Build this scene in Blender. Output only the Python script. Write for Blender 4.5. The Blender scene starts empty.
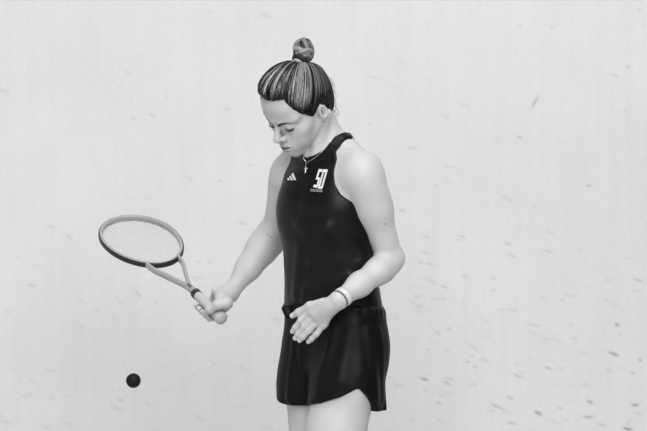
import bpy, math, random
import numpy as np
from mathutils import Vector

random.seed(7)
rng = np.random.default_rng(7)
scene = bpy.context.scene
col = scene.collection

# ------------------------------------------------------------------ camera
F_PX = 1797.0                      # 100 mm lens on a 36 mm sensor, 647 px wide
S0 = 370.0                         # pixels per metre at the player
CAM_D = F_PX / S0
CAM_Z = 1.196
cam_data = bpy.data.cameras.new('camera')
cam_data.sensor_width = 36.0
cam_data.lens = 100.0
cam_data.dof.use_dof = True
cam_data.dof.focus_distance = CAM_D - 0.08
cam_data.dof.aperture_fstop = 5.6
cam = bpy.data.objects.new('camera', cam_data)
cam.location = (0, -CAM_D, CAM_Z)
cam.rotation_euler = (math.radians(90), 0, 0)
col.objects.link(cam)
scene.camera = cam

# ------------------------------------------------------------------ light
world = bpy.data.worlds.new('world')
scene.world = world
world.use_nodes = True
bg = world.node_tree.nodes['Background']
bg.inputs[0].default_value = (1, 1, 1, 1)
bg.inputs[1].default_value = 0.14


def area_light(name, loc, target, size, size_y, power):
    d = bpy.data.lights.new(name, 'AREA')
    d.shape = 'RECTANGLE'
    d.size = size
    d.size_y = size_y
    d.energy = power
    o = bpy.data.objects.new(name, d)
    o.location = loc
    o.rotation_euler = (Vector(target) - Vector(loc)).to_track_quat('-Z', 'Y').to_euler()
    col.objects.link(o)
    return o


area_light('court_lamp_row', (0.7, -6.2, 3.8), (-1.0, 1.6, -0.1), 5.0, 2.6, 385)
area_light('court_lamp_row', (0.2, -3.0, 5.5), (0.2, -2.9, 0.0), 6.0, 5.0, 330)

vs = scene.view_settings
vs.view_transform = 'Standard'
vs.look = 'None'
vs.gamma = 1.0
vs.use_curve_mapping = False
vs.exposure = -0.33

# ------------------------------------------------------------------ helpers
WALL_Y = 1.6


def at(px, py, Y=0.0):
    t = Y + CAM_D
    return np.array([(px - 323.5) / F_PX * t, Y, CAM_Z + (215.5 - py) / F_PX * t])


def tag(o, label=None, cat=None, group=None, kind=None):
    if label: o['label'] = label
    if cat: o['category'] = cat
    if group: o['group'] = group
    if kind: o['kind'] = kind
    return o


def empty(name, loc=(0, 0, 0)):
    o = bpy.data.objects.new(name, None)
    o.location = loc
    o.empty_display_size = 0.1
    col.objects.link(o)
    return o


def mesh_obj(name, V, Fc, mat, parent=None, smooth=True, attrs=None):
    me = bpy.data.meshes.new(name)
    V = np.asarray(V, dtype=np.float32)
    if isinstance(Fc, np.ndarray):
        nf, k = Fc.shape
        me.vertices.add(len(V))
        me.vertices.foreach_set('co', V.ravel())
        me.loops.add(nf * k)
        me.loops.foreach_set('vertex_index', Fc.astype(np.int32).ravel())
        me.polygons.add(nf)
        me.polygons.foreach_set('loop_start', np.arange(0, nf * k, k, dtype=np.int32))
        me.polygons.foreach_set('loop_total', np.full(nf, k, dtype=np.int32))
        me.update(calc_edges=True)
        me.validate()
    else:
        me.from_pydata([tuple(map(float, v)) for v in V], [], Fc)
        me.update()
    if smooth:
        me.polygons.foreach_set('use_smooth', np.ones(len(me.polygons), dtype=bool))
    for an, (typ, dat) in (attrs or {}).items():
        a = me.attributes.new(an, typ, 'POINT')
        dat = np.asarray(dat, dtype=np.float32)
        a.data.foreach_set('vector' if typ == 'FLOAT_VECTOR' else 'value', dat.ravel())
    me.materials.append(mat)
    o = bpy.data.objects.new(name, me)
    col.objects.link(o)
    if parent is not None:
        o.parent = parent
        if parent.type == 'EMPTY':
            o.matrix_parent_inverse = parent_inv(parent)
    return o


def parent_inv(p):
    from mathutils import Matrix
    return Matrix.Translation(-Vector(p.location))


class Mat:
    def __init__(self, name, base=0.5, rough=0.5, spec=0.5, sheen=0.0, sss=0.0):
        self.m = bpy.data.materials.new(name)
        self.m.use_nodes = True
        self.nt = self.m.node_tree
        self.b = self.nt.nodes['Principled BSDF']
        self.b.inputs['Base Color'].default_value = (base, base, base, 1)
        self.b.inputs['Roughness'].default_value = rough
        self.b.inputs['Specular IOR Level'].default_value = spec
        if sheen:
            self.b.inputs['Sheen Weight'].default_value = sheen
            self.b.inputs['Sheen Roughness'].default_value = 0.4
        if sss:
            self.b.inputs['Subsurface Weight'].default_value = sss
            self.b.inputs['Subsurface Radius'].default_value = (1, 1, 1)
            self.b.inputs['Subsurface Scale'].default_value = 0.006

    def n(self, typ, **kw):
        nd = self.nt.nodes.new(typ)
        for k, v in kw.items():
            setattr(nd, k, v)
        return nd

    def l(self, a, b):
        self.nt.links.new(a, b)

    def noise(self, scale, detail=3, vec=None, rough=0.5):
        nd = self.n('ShaderNodeTexNoise')
        nd.inputs['Scale'].default_value = scale
        nd.inputs['Detail'].default_value = detail
        nd.inputs['Roughness'].default_value = rough
        if vec is not None: self.l(vec, nd.inputs['Vector'])
        return nd.outputs['Fac']

    def ramp(self, fac, stops):
        nd = self.n('ShaderNodeValToRGB')
        e = nd.color_ramp.elements
        while len(e) < len(stops): e.new(0.5)
        for el, (p, v) in zip(e, stops):
            el.position = p
            el.color = (v, v, v, 1)
        self.l(fac, nd.inputs['Fac'])
        return nd.outputs['Color']

    def math(self, op, a, b):
        nd = self.n('ShaderNodeMath', operation=op)
        for i, v in enumerate((a, b)):
            if isinstance(v, (int, float)): nd.inputs[i].default_value = v
            else: self.l(v, nd.inputs[i])
        return nd.outputs[0]

    def attr(self, name, out='Fac'):
        nd = self.n('ShaderNodeAttribute', attribute_name=name)
        return nd.outputs[out]

    def coord(self, scale=(1, 1, 1)):
        tc = self.n('ShaderNodeTexCoord')
        mp = self.n('ShaderNodeMapping')
        mp.inputs['Scale'].default_value = scale
        self.l(tc.outputs['Object'], mp.inputs['Vector'])
        return mp.outputs['Vector']

    def bump(self, h, strength=0.2, dist=0.002):
        nd = self.n('ShaderNodeBump')
        nd.inputs['Strength'].default_value = strength
        nd.inputs['Distance'].default_value = dist
        self.l(h, nd.inputs['Height'])
        self.l(nd.outputs['Normal'], self.b.inputs['Normal'])

    def base(self, sock):
        self.l(sock, self.b.inputs['Base Color'])


# ------------------------------------------------------------------ materials
M = {}
w = Mat('court_plaster', 0.7, 0.75, 0.15)
v1 = w.coord((1, 1, 1)); v2 = w.coord((9, 1, 0.6)); v3 = w.coord((2.0, 1, 9))
blot = w.ramp(w.noise(2.2, 4, v1), [(0.3, 0.93), (0.7, 1.0)])
streak = w.ramp(w.noise(3.0, 4, v2), [(0.3, 0.97), (0.65, 1.0)])
fine = w.ramp(w.noise(60, 3, v1), [(0.3, 0.96), (0.65, 1.0)])
t = w.math('MULTIPLY', blot, streak)
t = w.math('MULTIPLY', t, fine)
t = w.math('MULTIPLY', t, 0.785)
mk = w.attr('mark')
t = w.math('MULTIPLY', t, w.math('SUBTRACT', 1.0, mk))
w.base(t)
w.bump(w.noise(45, 4, v1), 0.12, 0.002)
M['wall'] = w.m

f = Mat('court_floorboards', 0.45, 0.4)
fb = f.ramp(f.noise(6, 5, f.coord((1, 14, 1))), [(0.3, 0.46), (0.7, 0.56)])
f.base(fb)
M['floor'] = f.m

sk = Mat('skin', 0.55, 0.48, 0.35, sss=0.12)
sv = sk.ramp(sk.noise(28, 4, sk.coord()), [(0.3, 0.94), (0.7, 1.0)])
sk.base(sk.math('MULTIPLY', sk.math('MULTIPLY', sv, 0.555), sk.attr('tone')))
sk.bump(sk.noise(350, 2, sk.coord()), 0.05, 0.001)
M['skin'] = sk.m

tp = Mat('black_jersey', 0.003, 0.40, 0.22, sheen=0.0)
tp.bump(tp.noise(900, 2, tp.coord()), 0.08, 0.001)
M['top'] = tp.m
sh = Mat('black_woven_nylon', 0.003, 0.50, 0.15, sheen=0.0)
sh.bump(sh.noise(700, 2, sh.coord()), 0.08, 0.001)
M['shorts'] = sh.m

hr = Mat('streaked_hair', 0.1, 0.45, 0.25)
sv = hr.attr('strand', 'Vector')
n1 = hr.noise(16.0, 5, sv, 0.7)
base = hr.ramp(n1, [(0.45, 0.008), (0.54, 0.03), (0.61, 0.22), (0.70, 0.48)])
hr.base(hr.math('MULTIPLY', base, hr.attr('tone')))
hr.bump(hr.noise(40.0, 3, sv), 0.5, 0.002)
M['hair'] = hr.m
hs_ = Mat('hair_strand', 0.1, 0.42, 0.25)
hs_.base(hs_.attr('tone'))
M['strand'] = hs_.m
M['brow'] = Mat('dark_brow_hair', 0.035, 0.6).m
M['tie'] = Mat('black_hair_tie', 0.01, 0.7).m
M['white_print'] = Mat('white_print', 0.72, 0.6, 0.2).m
M['grey_print'] = Mat('grey_print', 0.30, 0.6, 0.2).m
M['silver'] = Mat('silver', 0.75, 0.25).m
bpy.data.materials['silver'].node_tree.nodes['Principled BSDF'].inputs['Metallic'].default_value = 0.9
M['band'] = Mat('pale_band', 0.66, 0.4, 0.5).m
M['dark_band'] = Mat('dark_cord', 0.05, 0.5).m
M['frame'] = Mat('pale_grey_lacquer', 0.36, 0.25, 0.5).m
M['grommet'] = Mat('black_nylon', 0.012, 0.45).m
M['string'] = Mat('pale_string', 0.6, 0.4).m
g = Mat('grey_grip_wrap', 0.50, 0.65, 0.3)
gv = g.n('ShaderNodeTexWave'); gv.inputs['Scale'].default_value = 30
g.bump(gv.outputs['Fac'], 0.25, 0.001)
M['grip'] = g.m
bl = Mat('black_rubber', 0.006, 0.55, 0.22)
bl.bump(bl.noise(260, 2, bl.coord()), 0.2, 0.001)
M['ball'] = bl.m
M['shoe'] = Mat('white_shoe', 0.6, 0.5).m
M['sock'] = Mat('white_sock', 0.7, 0.8).m

# ------------------------------------------------------------------ setting
# wall with ball marks (position in the photo frame converted to wall metres)
GX0, GX1, GZ0, GZ1, GH = -2.2, 2.2, 0.3, 2.3, 0.0048
nx = int((GX1 - GX0) / GH) + 1
nz = int((GZ1 - GZ0) / GH) + 1
gx = np.linspace(GX0, GX1, nx)
gz = np.linspace(GZ0, GZ1, nz)
mark = np.zeros((nz, nx), dtype=np.float32)
WS = F_PX / (WALL_Y + CAM_D)          # pixels per metre on the wall


def ball_mark(x, z, length, width, ang, strength):
    r = length * 1.3 + 0.02
    i0, i1 = np.searchsorted(gx, [x - r, x + r])
    k0, k1 = np.searchsorted(gz, [z - r, z + r])
    if i1 <= i0 or k1 <= k0: return
    X, Z = np.meshgrid(gx[i0:i1] - x, gz[k0:k1] - z)
    c, s = math.cos(ang), math.sin(ang)
    u = X * c - Z * s
    v = X * s + Z * c
    e = np.exp(-(np.abs(u) / (length * .5)) ** 2.5 - (np.abs(v) / (width * .5)) ** 2.0)
    m = mark[k0:k1, i0:i1]
    np.maximum(m, e * strength, out=m)


MARKS = [(424, 379, 11, 3.5, .62), (447, 383, 9, 3, .38), (450, 379, 12, 2.5, .25), (493.7, 290, 4, 3, .45),
         (548, 251.6, 13, 2.5, .40), (638, 280, 12, 3, .50), (617, 325, 6, 4.5, .62), (614, 354, 12, 4, .66),
         (633, 373, 6, 3, .5), (518, 376, 14, 3, .40), (548, 368, 9, 3.5, .40), (498, 407, 17, 3, .45),
         (492, 411, 10, 2.5, .30), (538, 413, 9, 5, .62), (510, 398, 8, 4, .38), (590, 402, 7, 4, .60),
         (588, 417, 12, 4, .45), (635, 405, 8, 4, .62), (628, 429, 12, 4, .70), (467.6, 362, 5, 3, .38),
         (508, 243.6, 8, 3, .35), (462.6, 236.5, 8, 3, .3), (426, 237, 7, 3, .35), (426, 252.6, 9, 3, .35),
         (444, 286.6, 8, 3, .4), (465, 276, 9, 3, .35), (419, 306, 9, 3, .3), (437.6, 332.7, 7, 3, .35),
         (449, 329, 5, 3, .4), (485, 360, 10, 3, .25), (500, 310, 9, 3, .22), (438.6, 403, 7, 4, .3),
         (588.6, 185.6, 7, 3, .55), (614.6, 76, 11, 2, .4), (628, 67, 4, 3, .42), (639.5, 10, 5, 4, .35),
         (412.5, 148, 12, 2, .38), (402.5, 210.6, 8, 3, .42), (450, 167, 16, 2, .3), (437, 185.6, 4, 3, .35),
         (552, 27, 6, 3, .3), (520, 137, 6, 3, .42), (152, 115, 8, 3, .35), (227, 109, 8, 3, .3),
         (220, 181, 5, 3, .35), (190, 179, 8, 2, .28), (626, 112, 12, 2, .2), (430, 264, 8, 3, .38),
         (444, 299, 5, 3, .3), (458, 240, 9, 2, .3), (602, 425, 10, 3, .4), (560, 408, 6, 3, .35),
         (512, 423, 12, 4, .35), (606, 300, 6, 4, .2), (571, 325, 5, 6, .2), (640, 360, 5, 4, .45)]
for (px, py, L, W_, s) in MARKS:
    P = at(px, py, WALL_Y)
    ball_mark(P[0], P[2], .85 * L / WS, .62 * W_ / WS, math.radians(random.gauss(20, 8)), s * (.8 if py < 340 else .95))
P = at(535, 102, WALL_Y); ball_mark(P[0], P[2], 14 / WS, 3 / WS, math.radians(-62), .35)
for i in range(5200):
    px = random.uniform(-380, 1030); py = random.uniform(-190, 620)
    prob = max(0.02, min(1.0, (py - 190) / 260)) * (0.55 if px < 300 else 1.0)
    if random.random() > prob * 0.62 + 0.03: continue
    P = at(px, py, WALL_Y)
    st = random.uniform(.05, .19) * (1.0 if random.random() < .9 else 1.6)
    ball_mark(P[0], P[2], random.uniform(3, 13) / WS, random.uniform(1.6, 3.0) / WS,
              math.radians(random.gauss(20, 9)), st)
X, Z = np.meshgrid(gx, gz)
V = np.stack([X.ravel(), np.full(X.size, WALL_Y), Z.ravel()], 1)
idx = np.arange(nx * nz).reshape(nz, nx)
Q = np.stack([idx[:-1, :-1], idx[:-1, 1:], idx[1:, 1:], idx[1:, :-1]], -1).reshape(-1, 4)
wall = mesh_obj('wall_back', V, Q, M['wall'], attrs={'mark': ('FLOAT', mark.ravel())})
# the rest of the same wall: surround beyond the finely divided part, and its thickness
OX0, OX1, OZ1, TH = -4.6, 4.6, 5.6, 0.2
import bmesh
bm = bmesh.new()
bm.from_mesh(wall.data)


def quad(bm, pts):
    return bm.faces.new([bm.verts.new(p) for p in pts])


Yw = WALL_Y
quad(bm, [(OX0, Yw, 0), (GX0, Yw, 0), (GX0, Yw, OZ1), (OX0, Yw, OZ1)])
quad(bm, [(GX1, Yw, 0), (OX1, Yw, 0), (OX1, Yw, OZ1), (GX1, Yw, OZ1)])
quad(bm, [(GX0, Yw, GZ1), (GX1, Yw, GZ1), (GX1, Yw, OZ1), (GX0, Yw, OZ1)])
quad(bm, [(GX0, Yw, 0), (GX1, Yw, 0), (GX1, Yw, GZ0), (GX0, Yw, GZ0)])
quad(bm, [(OX1, Yw + TH, 0), (OX0, Yw + TH, 0), (OX0, Yw + TH, OZ1), (OX1, Yw + TH, OZ1)])
quad(bm, [(OX0, Yw, OZ1), (OX1, Yw, OZ1), (OX1, Yw + TH, OZ1), (OX0, Yw + TH, OZ1)])
quad(bm, [(OX0, Yw + TH, 0), (OX0, Yw, 0), (OX0, Yw, OZ1), (OX0, Yw + TH, OZ1)])
quad(bm, [(OX1, Yw, 0), (OX1, Yw + TH, 0), (OX1, Yw + TH, OZ1), (OX1, Yw, OZ1)])
bm.to_mesh(wall.data)
bm.free()
tag(wall, 'white plastered squash court wall with scattered dark ball marks', kind='structure')

bm = bmesh.new()
bmesh.ops.create_cube(bm, size=1.0)
for v in bm.verts:
    v.co.x *= 9.2; v.co.y = v.co.y * 9.0 + (WALL_Y - 4.5); v.co.z = v.co.z * 0.1 - 0.05
fm = bpy.data.meshes.new('floor'); bm.to_mesh(fm); bm.free()
fm.materials.append(M['floor'])
floor = bpy.data.objects.new('floor', fm); col.objects.link(floor)
bm = bmesh.new()  # unseen side wall, added and kept low for its reflection in the top
bmesh.ops.create_cube(bm, size=1.0)
for v in bm.verts:
    v.co.x = v.co.x * 0.16 - 2.68; v.co.y = v.co.y * 6.6 + (WALL_Y - 3.3); v.co.z = (v.co.z + .5) * 2.1
sm_ = bpy.data.meshes.new('wall_left'); bm.to_mesh(sm_); bm.free()
sm_.materials.append(M['wall'])
wall_l = bpy.data.objects.new('wall_left', sm_); col.objects.link(wall_l)
tag(wall_l, 'white plastered side wall of the court, unseen, added for its reflection and bounce', kind='structure')
tag(floor, 'pale boarded squash court floor under the player', kind='structure')

# ------------------------------------------------------------------ implicit-surface modelling
f32 = np.float32


def A3(x):
    return np.asarray(x, dtype=f32)


def smin(a, b, k):
    h = np.maximum(k - np.abs(a - b), 0) / k
    return np.minimum(a, b) - h * h * (k * 0.25)


def smax(a, b, k):
    return -smin(-a, -b, k)


def ell(p, c, r):
    q = p - A3(c)
    r = A3(r)
    k0 = np.sqrt(((q / r) ** 2).sum(-1)) + 1e-6
    k1 = np.sqrt(((q / (r * r)) ** 2).sum(-1)) + 1e-6
    return k0 * (k0 - 1) / k1


def sph(p, c, r):
    q = p - A3(c)
    return np.sqrt((q * q).sum(-1)) - r


def cone(p, a, b, ra, rb):
    a = A3(a); b = A3(b)
    ab = b - a
    t = np.clip(((p - a) @ ab) / float(ab @ ab), 0, 1)
    q = p - a - t[:, None] * ab
    return np.sqrt((q * q).sum(-1)) - (ra + (rb - ra) * t)


def chain(p, pts, k=0.01):
    d = None
    for (a, ra), (b, rb) in zip(pts[:-1], pts[1:]):
        e = cone(p, a, b, ra, rb)
        d = e if d is None else smin(d, e, k)
    return d


def pchip(xs, ys, xq):
    xs = np.asarray(xs, float); ys = np.asarray(ys, float)
    h = np.diff(xs); dl = np.diff(ys) / h
    m = np.zeros_like(ys); m[0] = dl[0]; m[-1] = dl[-1]
    for i in range(1, len(xs) - 1):
        if dl[i - 1] * dl[i] > 0:
            w1 = 2 * h[i] + h[i - 1]; w2 = h[i] + 2 * h[i - 1]
            m[i] = (w1 + w2) / (w1 / dl[i - 1] + w2 / dl[i])
    i = np.clip(np.searchsorted(xs, xq) - 1, 0, len(xs) - 2)
    t = np.clip((xq - xs[i]) / h[i], 0, 1)
    return ((2 * t**3 - 3 * t**2 + 1) * ys[i] + (t**3 - 2 * t**2 + t) * h[i] * m[i]
            + (-2 * t**3 + 3 * t**2) * ys[i + 1] + (t**3 - t**2) * h[i] * m[i + 1])


class Loft:
    """stack of half-ellipses: rows (z, centre_a, centre_b, half_width, front, back)"""
    def __init__(self, rows, n=2.15):
        r = np.array(rows, float)
        self.z = np.linspace(r[0, 0], r[-1, 0], 200)
        self.t = [pchip(r[:, 0], r[:, j], self.z) for j in range(1, 6)]
        self.n = n
        self.z0, self.z1 = r[0, 0], r[-1, 0]

    def __call__(self, q, cap=0.03):
        z = q[:, 2]
        ca, cb, ra, rf, rk = [np.interp(z, self.z, t).astype(f32) for t in self.t]
        a = q[:, 0] - ca
        b = q[:, 1] - cb
        rb = np.where(b > 0, rf, rk)
        n = self.n
        rho = ((np.abs(a) / ra) ** n + (np.abs(b) / rb) ** n) ** (1 / n) + 1e-5
        d = (rho - 1) * np.sqrt(a * a + b * b + 1e-9) / rho * 0.93
        d = np.maximum(d, -0.6 * np.minimum(ra, rb))
        return smax(d, np.maximum(self.z0 - z, z - self.z1), cap)


def boxed(p, lo, hi, fn, margin=0.05):
    """evaluate fn only near its box"""
    lo = A3(lo); hi = A3(hi)
    q = np.maximum(np.maximum(lo - p, p - hi), 0)
    far = np.sqrt((q * q).sum(-1))
    m = far < margin
    d = far + 0.01
    if m.any():
        d[m] = fn(p[m])
    return d


def grad(fn, p, e=0.0012):
    k = A3([[1, -1, -1], [-1, -1, 1], [-1, 1, -1], [1, 1, 1]])
    g_ = np.zeros_like(p)
    for kk in k:
        g_ += kk * fn(p + kk * f32(e))[:, None]
    return g_ / f32(4 * e)


def mesh_sdf(fn, lo, hi, h, nb=8, slack=1.7, project=2):
    lo = np.asarray(lo, float); hi = np.asarray(hi, float)
    H = h * nb
    nB = np.ceil((hi - lo) / H).astype(int) + 1
    I = np.stack(np.meshgrid(*[np.arange(n) for n in nB], indexing='ij'), -1).reshape(-1, 3)
    c = (lo + (I + 0.5) * H).astype(f32)
    d = np.concatenate([fn(c[i:i + 200000]) for i in range(0, len(c), 200000)])
    I = I[np.abs(d) < H * 0.87 * slack]
    NC = nB * nb + 2
    loc = np.stack(np.meshgrid(*[np.arange(nb + 1)] * 3, indexing='ij'), -1)
    cells, verts, edges = [], [], []
    offs = [(0, 0, 0), (1, 0, 0), (0, 1, 0), (1, 1, 0), (0, 0, 1), (1, 0, 1), (0, 1, 1), (1, 1, 1)]
    E12 = [(a, b) for a in range(8) for b in range(a + 1, 8) if bin(a ^ b).count('1') == 1]

    def gid(ijk):
        return (ijk[..., 0].astype(np.int64) * NC[1] + ijk[..., 1]) * NC[2] + ijk[..., 2]
    CH = 300
    for s in range(0, len(I), CH):
        B = I[s:s + CH]
        G = B[:, None, None, None, :] * nb + loc[None]
        P = (lo + G * h).astype(f32)
        D = fn(P.reshape(-1, 3)).reshape(G.shape[:-1])
        neg = D < 0
        cnt = np.zeros((len(B), nb, nb, nb), int)
        for o in offs:
            cnt += neg[:, o[0]:o[0] + nb, o[1]:o[1] + nb, o[2]:o[2] + nb]
        act = np.argwhere((cnt > 0) & (cnt < 8))
        if len(act):
            b_, i_, j_, k_ = act.T
            dv = np.stack([D[b_, i_ + o[0], j_ + o[1], k_ + o[2]] for o in offs], 1)
            acc = np.zeros((len(act), 3)); num = np.zeros(len(act))
            for a, b in E12:
                da, db = dv[:, a], dv[:, b]
                m = (da < 0) != (db < 0)
                t_ = np.where(m, da / np.where(m, da - db, 1), 0)
                pa = np.array(offs[a], float); pb = np.array(offs[b], float)
                acc += np.where(m[:, None], pa + t_[:, None] * (pb - pa), 0)
                num += m
            gcell = G[b_, i_, j_, k_]
            cells.append(gid(gcell))
            verts.append(lo + (gcell + acc / num[:, None]) * h)
        for ax in range(3):
            sl0 = [slice(None)] + [slice(0, nb)] * 3
            sl1 = list(sl0); sl1[ax + 1] = slice(1, nb + 1)
            a = neg[tuple(sl0)]; b = neg[tuple(sl1)]
            x = np.argwhere(a != b)
            if len(x):
                gg = G[x[:, 0], x[:, 1], x[:, 2], x[:, 3]]
                edges.append((ax, gg, a[x[:, 0], x[:, 1], x[:, 2], x[:, 3]]))
    cid = np.concatenate(cells); V = np.concatenate(verts)
    cid, first = np.unique(cid, return_index=True)
    V = V[first]
    faces = []
    for ax, gg, inside in edges:
        u = np.zeros(3, int); u[(ax + 1) % 3] = 1
        v = np.zeros(3, int); v[(ax + 2) % 3] = 1
        q = np.stack([gid(gg - u - v), gid(gg - v), gid(gg), gid(gg - u)], 1)
        pos = np.clip(np.searchsorted(cid, q), 0, len(cid) - 1)
        ok = (cid[pos] == q).all(1)
        pos = pos[ok]; ins = inside[ok]
        faces.append(np.where(ins[:, None], pos, pos[:, ::-1]))
    Fc = np.concatenate(faces)
    V = V.astype(f32)
    for _ in range(project):
        for s in range(0, len(V), 200000):
            p = V[s:s + 200000]
            dd = fn(p); g_ = grad(fn, p)
            gn = np.maximum((g_ * g_).sum(-1), 0.15)
            V[s:s + 200000] = p - g_ * np.clip(dd / gn, -h, h)[:, None] * f32(0.85)
    used = np.unique(Fc)
    remap = -np.ones(len(V), int); remap[used] = np.arange(len(used))
    return V[used], remap[Fc]


def tube(pts, rad, seg=8, flat=None, closed=False):
    """vertices/faces of a tube through pts; rad scalar or list; flat=(normal, ratio) flattens it"""
    pts = np.asarray(pts, float); n = len(pts)
    rad = np.full(n, rad) if np.isscalar(rad) else np.asarray(rad, float)
    if closed:
        tan = np.roll(pts, -1, 0) - np.roll(pts, 1, 0)
    else:
        tan = np.gradient(pts, axis=0)
    tan /= np.linalg.norm(tan, axis=1)[:, None] + 1e-12
    ref = np.array([0, 0, 1.0]) if abs(tan[0, 2]) < .9 else np.array([1.0, 0, 0])
    N = []
    nrm = np.cross(tan[0], ref); nrm /= np.linalg.norm(nrm)
    for i in range(n):
        if flat is not None:
            nrm = np.array(flat[0](i) if callable(flat[0]) else flat[0], float)
        nrm = nrm - tan[i] * (nrm @ tan[i]); nrm /= np.linalg.norm(nrm) + 1e-12
        N.append(nrm)
    N = np.array(N); Bn = np.cross(tan, N)
    ang = np.linspace(0, 2 * np.pi, seg, endpoint=False)
    ratio = flat[1] if flat is not None else 1.0
    V = (pts[:, None] + rad[:, None, None] * (np.cos(ang)[None, :, None] * N[:, None] * ratio
                                              + np.sin(ang)[None, :, None] * Bn[:, None])).reshape(-1, 3)
    Fc = []
    m = n if closed else n - 1
    for i in range(m):
        j = (i + 1) % n
        for s in range(seg):
            t_ = (s + 1) % seg
            Fc.append((i * seg + s, i * seg + t_, j * seg + t_, j * seg + s))
    if not closed:
        Fc.append(tuple(range(seg))[::-1]); Fc.append(tuple((n - 1) * seg + s for s in range(seg)))
    return V, Fc


def join(parts):
    Vs, Fs, o = [], [], 0
    for V, Fc in parts:
        Vs.append(np.asarray(V)); Fs += [tuple(i + o for i in f_) for f_ in Fc]; o += len(V)
    return np.concatenate(Vs), Fs


def spline(pts, n=24):
    pts = np.asarray(pts, float)
    t = np.arange(len(pts))
    tq = np.linspace(0, len(pts) - 1, n)
    P = np.vstack([2 * pts[0] - pts[1], pts, 2 * pts[-1] - pts[-2]])
    out = []
    for q in tq:
        i = min(int(q), len(pts) - 2); u = q - i
        p0, p1, p2, p3 = P[i], P[i + 1], P[i + 2], P[i + 3]
        out.append(.5 * ((2 * p1) + (p2 - p0) * u + (2 * p0 - 5 * p1 + 4 * p2 - p3) * u * u
                         + (3 * p1 - p0 - 3 * p2 + p3) * u ** 3))
    return np.array(out)


def hit(px, py, fn, y0=-0.5, y1=0.5):
    """first point of a surface along the view line of a pixel (numpy arrays allowed)"""
    px = np.atleast_1d(np.asarray(px, float)); py = np.atleast_1d(np.asarray(py, float))
    o = np.array([0, -CAM_D, CAM_Z])
    d = np.stack([(px - 323.5) / F_PX, np.ones_like(px), (215.5 - py) / F_PX], 1)
    t = np.full(len(px), CAM_D + y0)
    for _ in range(110):
        p = o + d * t[:, None]
        s = fn(p.astype(f32))
        t = t + np.clip(s * 0.75, -0.01, 0.04)
    return o + d * t[:, None]


# ------------------------------------------------------------------ the player: frame of the body
TH_B = math.radians(45)
LFT = np.array([math.cos(TH_B), -math.sin(TH_B), 0.0])     # her left
FWD = np.array([-math.sin(TH_B), -math.cos(TH_B), 0.0])    # her front


def W(a, b, z):
    return a * LFT + b * FWD + np.array([0, 0, z])


RB = np.stack([LFT, FWD, [0, 0, 1.0]], 1).astype(f32)       # world -> body: p @ RB


def tobody(p):
    return p @ RB


torso_loft = Loft([
    (0.745, 0, -.045, .120, .075, .085),
    (0.80, 0, -.043, .146, .089, .090),
    (0.86, 0, -.042, .150, .090, .094),
    (0.92, 0, -.038, .145, .091, .096),
    (0.98, 0, -.032, .136, .092, .096),
    (1.04, 0, -.027, .129, .094, .092),
    (1.10, 0, -.022, .130, .090, .096),
    (1.18, 0, -.016, .140, .092, .105),
    (1.25, 0, -.014, .146, .092, .108),
    (1.30, 0, -.016, .142, .090, .102),
    (1.34, 0, -.018, .118, .070, .088),
    (1.375, 0, -.020, .085, .048, .066),
    (1.40, 0, -.022, .065, .036, .050)])

# head pose: yaw to the left, pitched down, tipped
YAW, PIT, ROL = [math.radians(x) for x in (53, 38, -14)]
_f0 = np.array([-math.sin(YAW), -math.cos(YAW), 0]); _l0 = np.array([math.cos(YAW), -math.sin(YAW), 0]); _z = np.array([0, 0, 1.0])
_hf = math.cos(PIT) * _f0 - math.sin(PIT) * _z
_hu = math.cos(PIT) * _z + math.sin(PIT) * _f0
_hl = math.cos(ROL) * _l0 + math.sin(ROL) * _hu
_hu = -math.sin(ROL) * _l0 + math.cos(ROL) * _hu
RH = np.stack([_hl, _hf, _hu], 1)                            # columns: left, front, up
HC = at(299.6, 104.2, -0.06)
HS = 1.05


def fromhead(q):
    return HC + (np.asarray(q, float) * HS) @ RH.T


def tohead(p):
    return ((p - A3(HC)) @ RH.astype(f32)) / f32(HS)


def mir(q):
    m = q.copy(); m[:, 0] = np.abs(m[:, 0]); return m


def neck_sd(p):
    return cone(p, W(0, -.022, 1.375), fromhead((0, -.040, -.045)), .056, .049)


def torso_sd(p, bust=True):
    q = tobody(p)
    d = torso_loft(q, 0.03)
    m = mir(q)
    d = smin(d, ell(m, (.060, .031, 1.205), (.056, .046, .056)), .05)
    d = smin(d, ell(q, (0, .034, 1.205), (.062, .046, .052)), .04)
    # shoulder girdle and neck
    d = smin(d, cone(m, (.0, -.028, 1.380), (.138, -.016, 1.323), .045, .038), .045)
    nk = fromhead((0, -.040, -.045))
    base = W(0, -.022, 1.345)
    dn = cone(p, base, nk, .054, .046)
    d = smin(d, dn, .035)
    # collar bones
    d = smin(d, cone(m, (.012, .048, 1.352), (.13, .012, 1.366), .007, .006), .018)
    # sternomastoid
    d = smin(d, cone(p, W(.010, .045, 1.356), fromhead((.055, -.03, -.04)), .008, .012), .018)
    d = smin(d, cone(p, W(-.010, .045, 1.356), fromhead((-.055, -.03, -.04)), .008, .012), .018)
    # buttocks
    d = smin(d, ell(m, (.070, -.062, .835), (.074, .058, .080)), .05)
    return d


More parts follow.
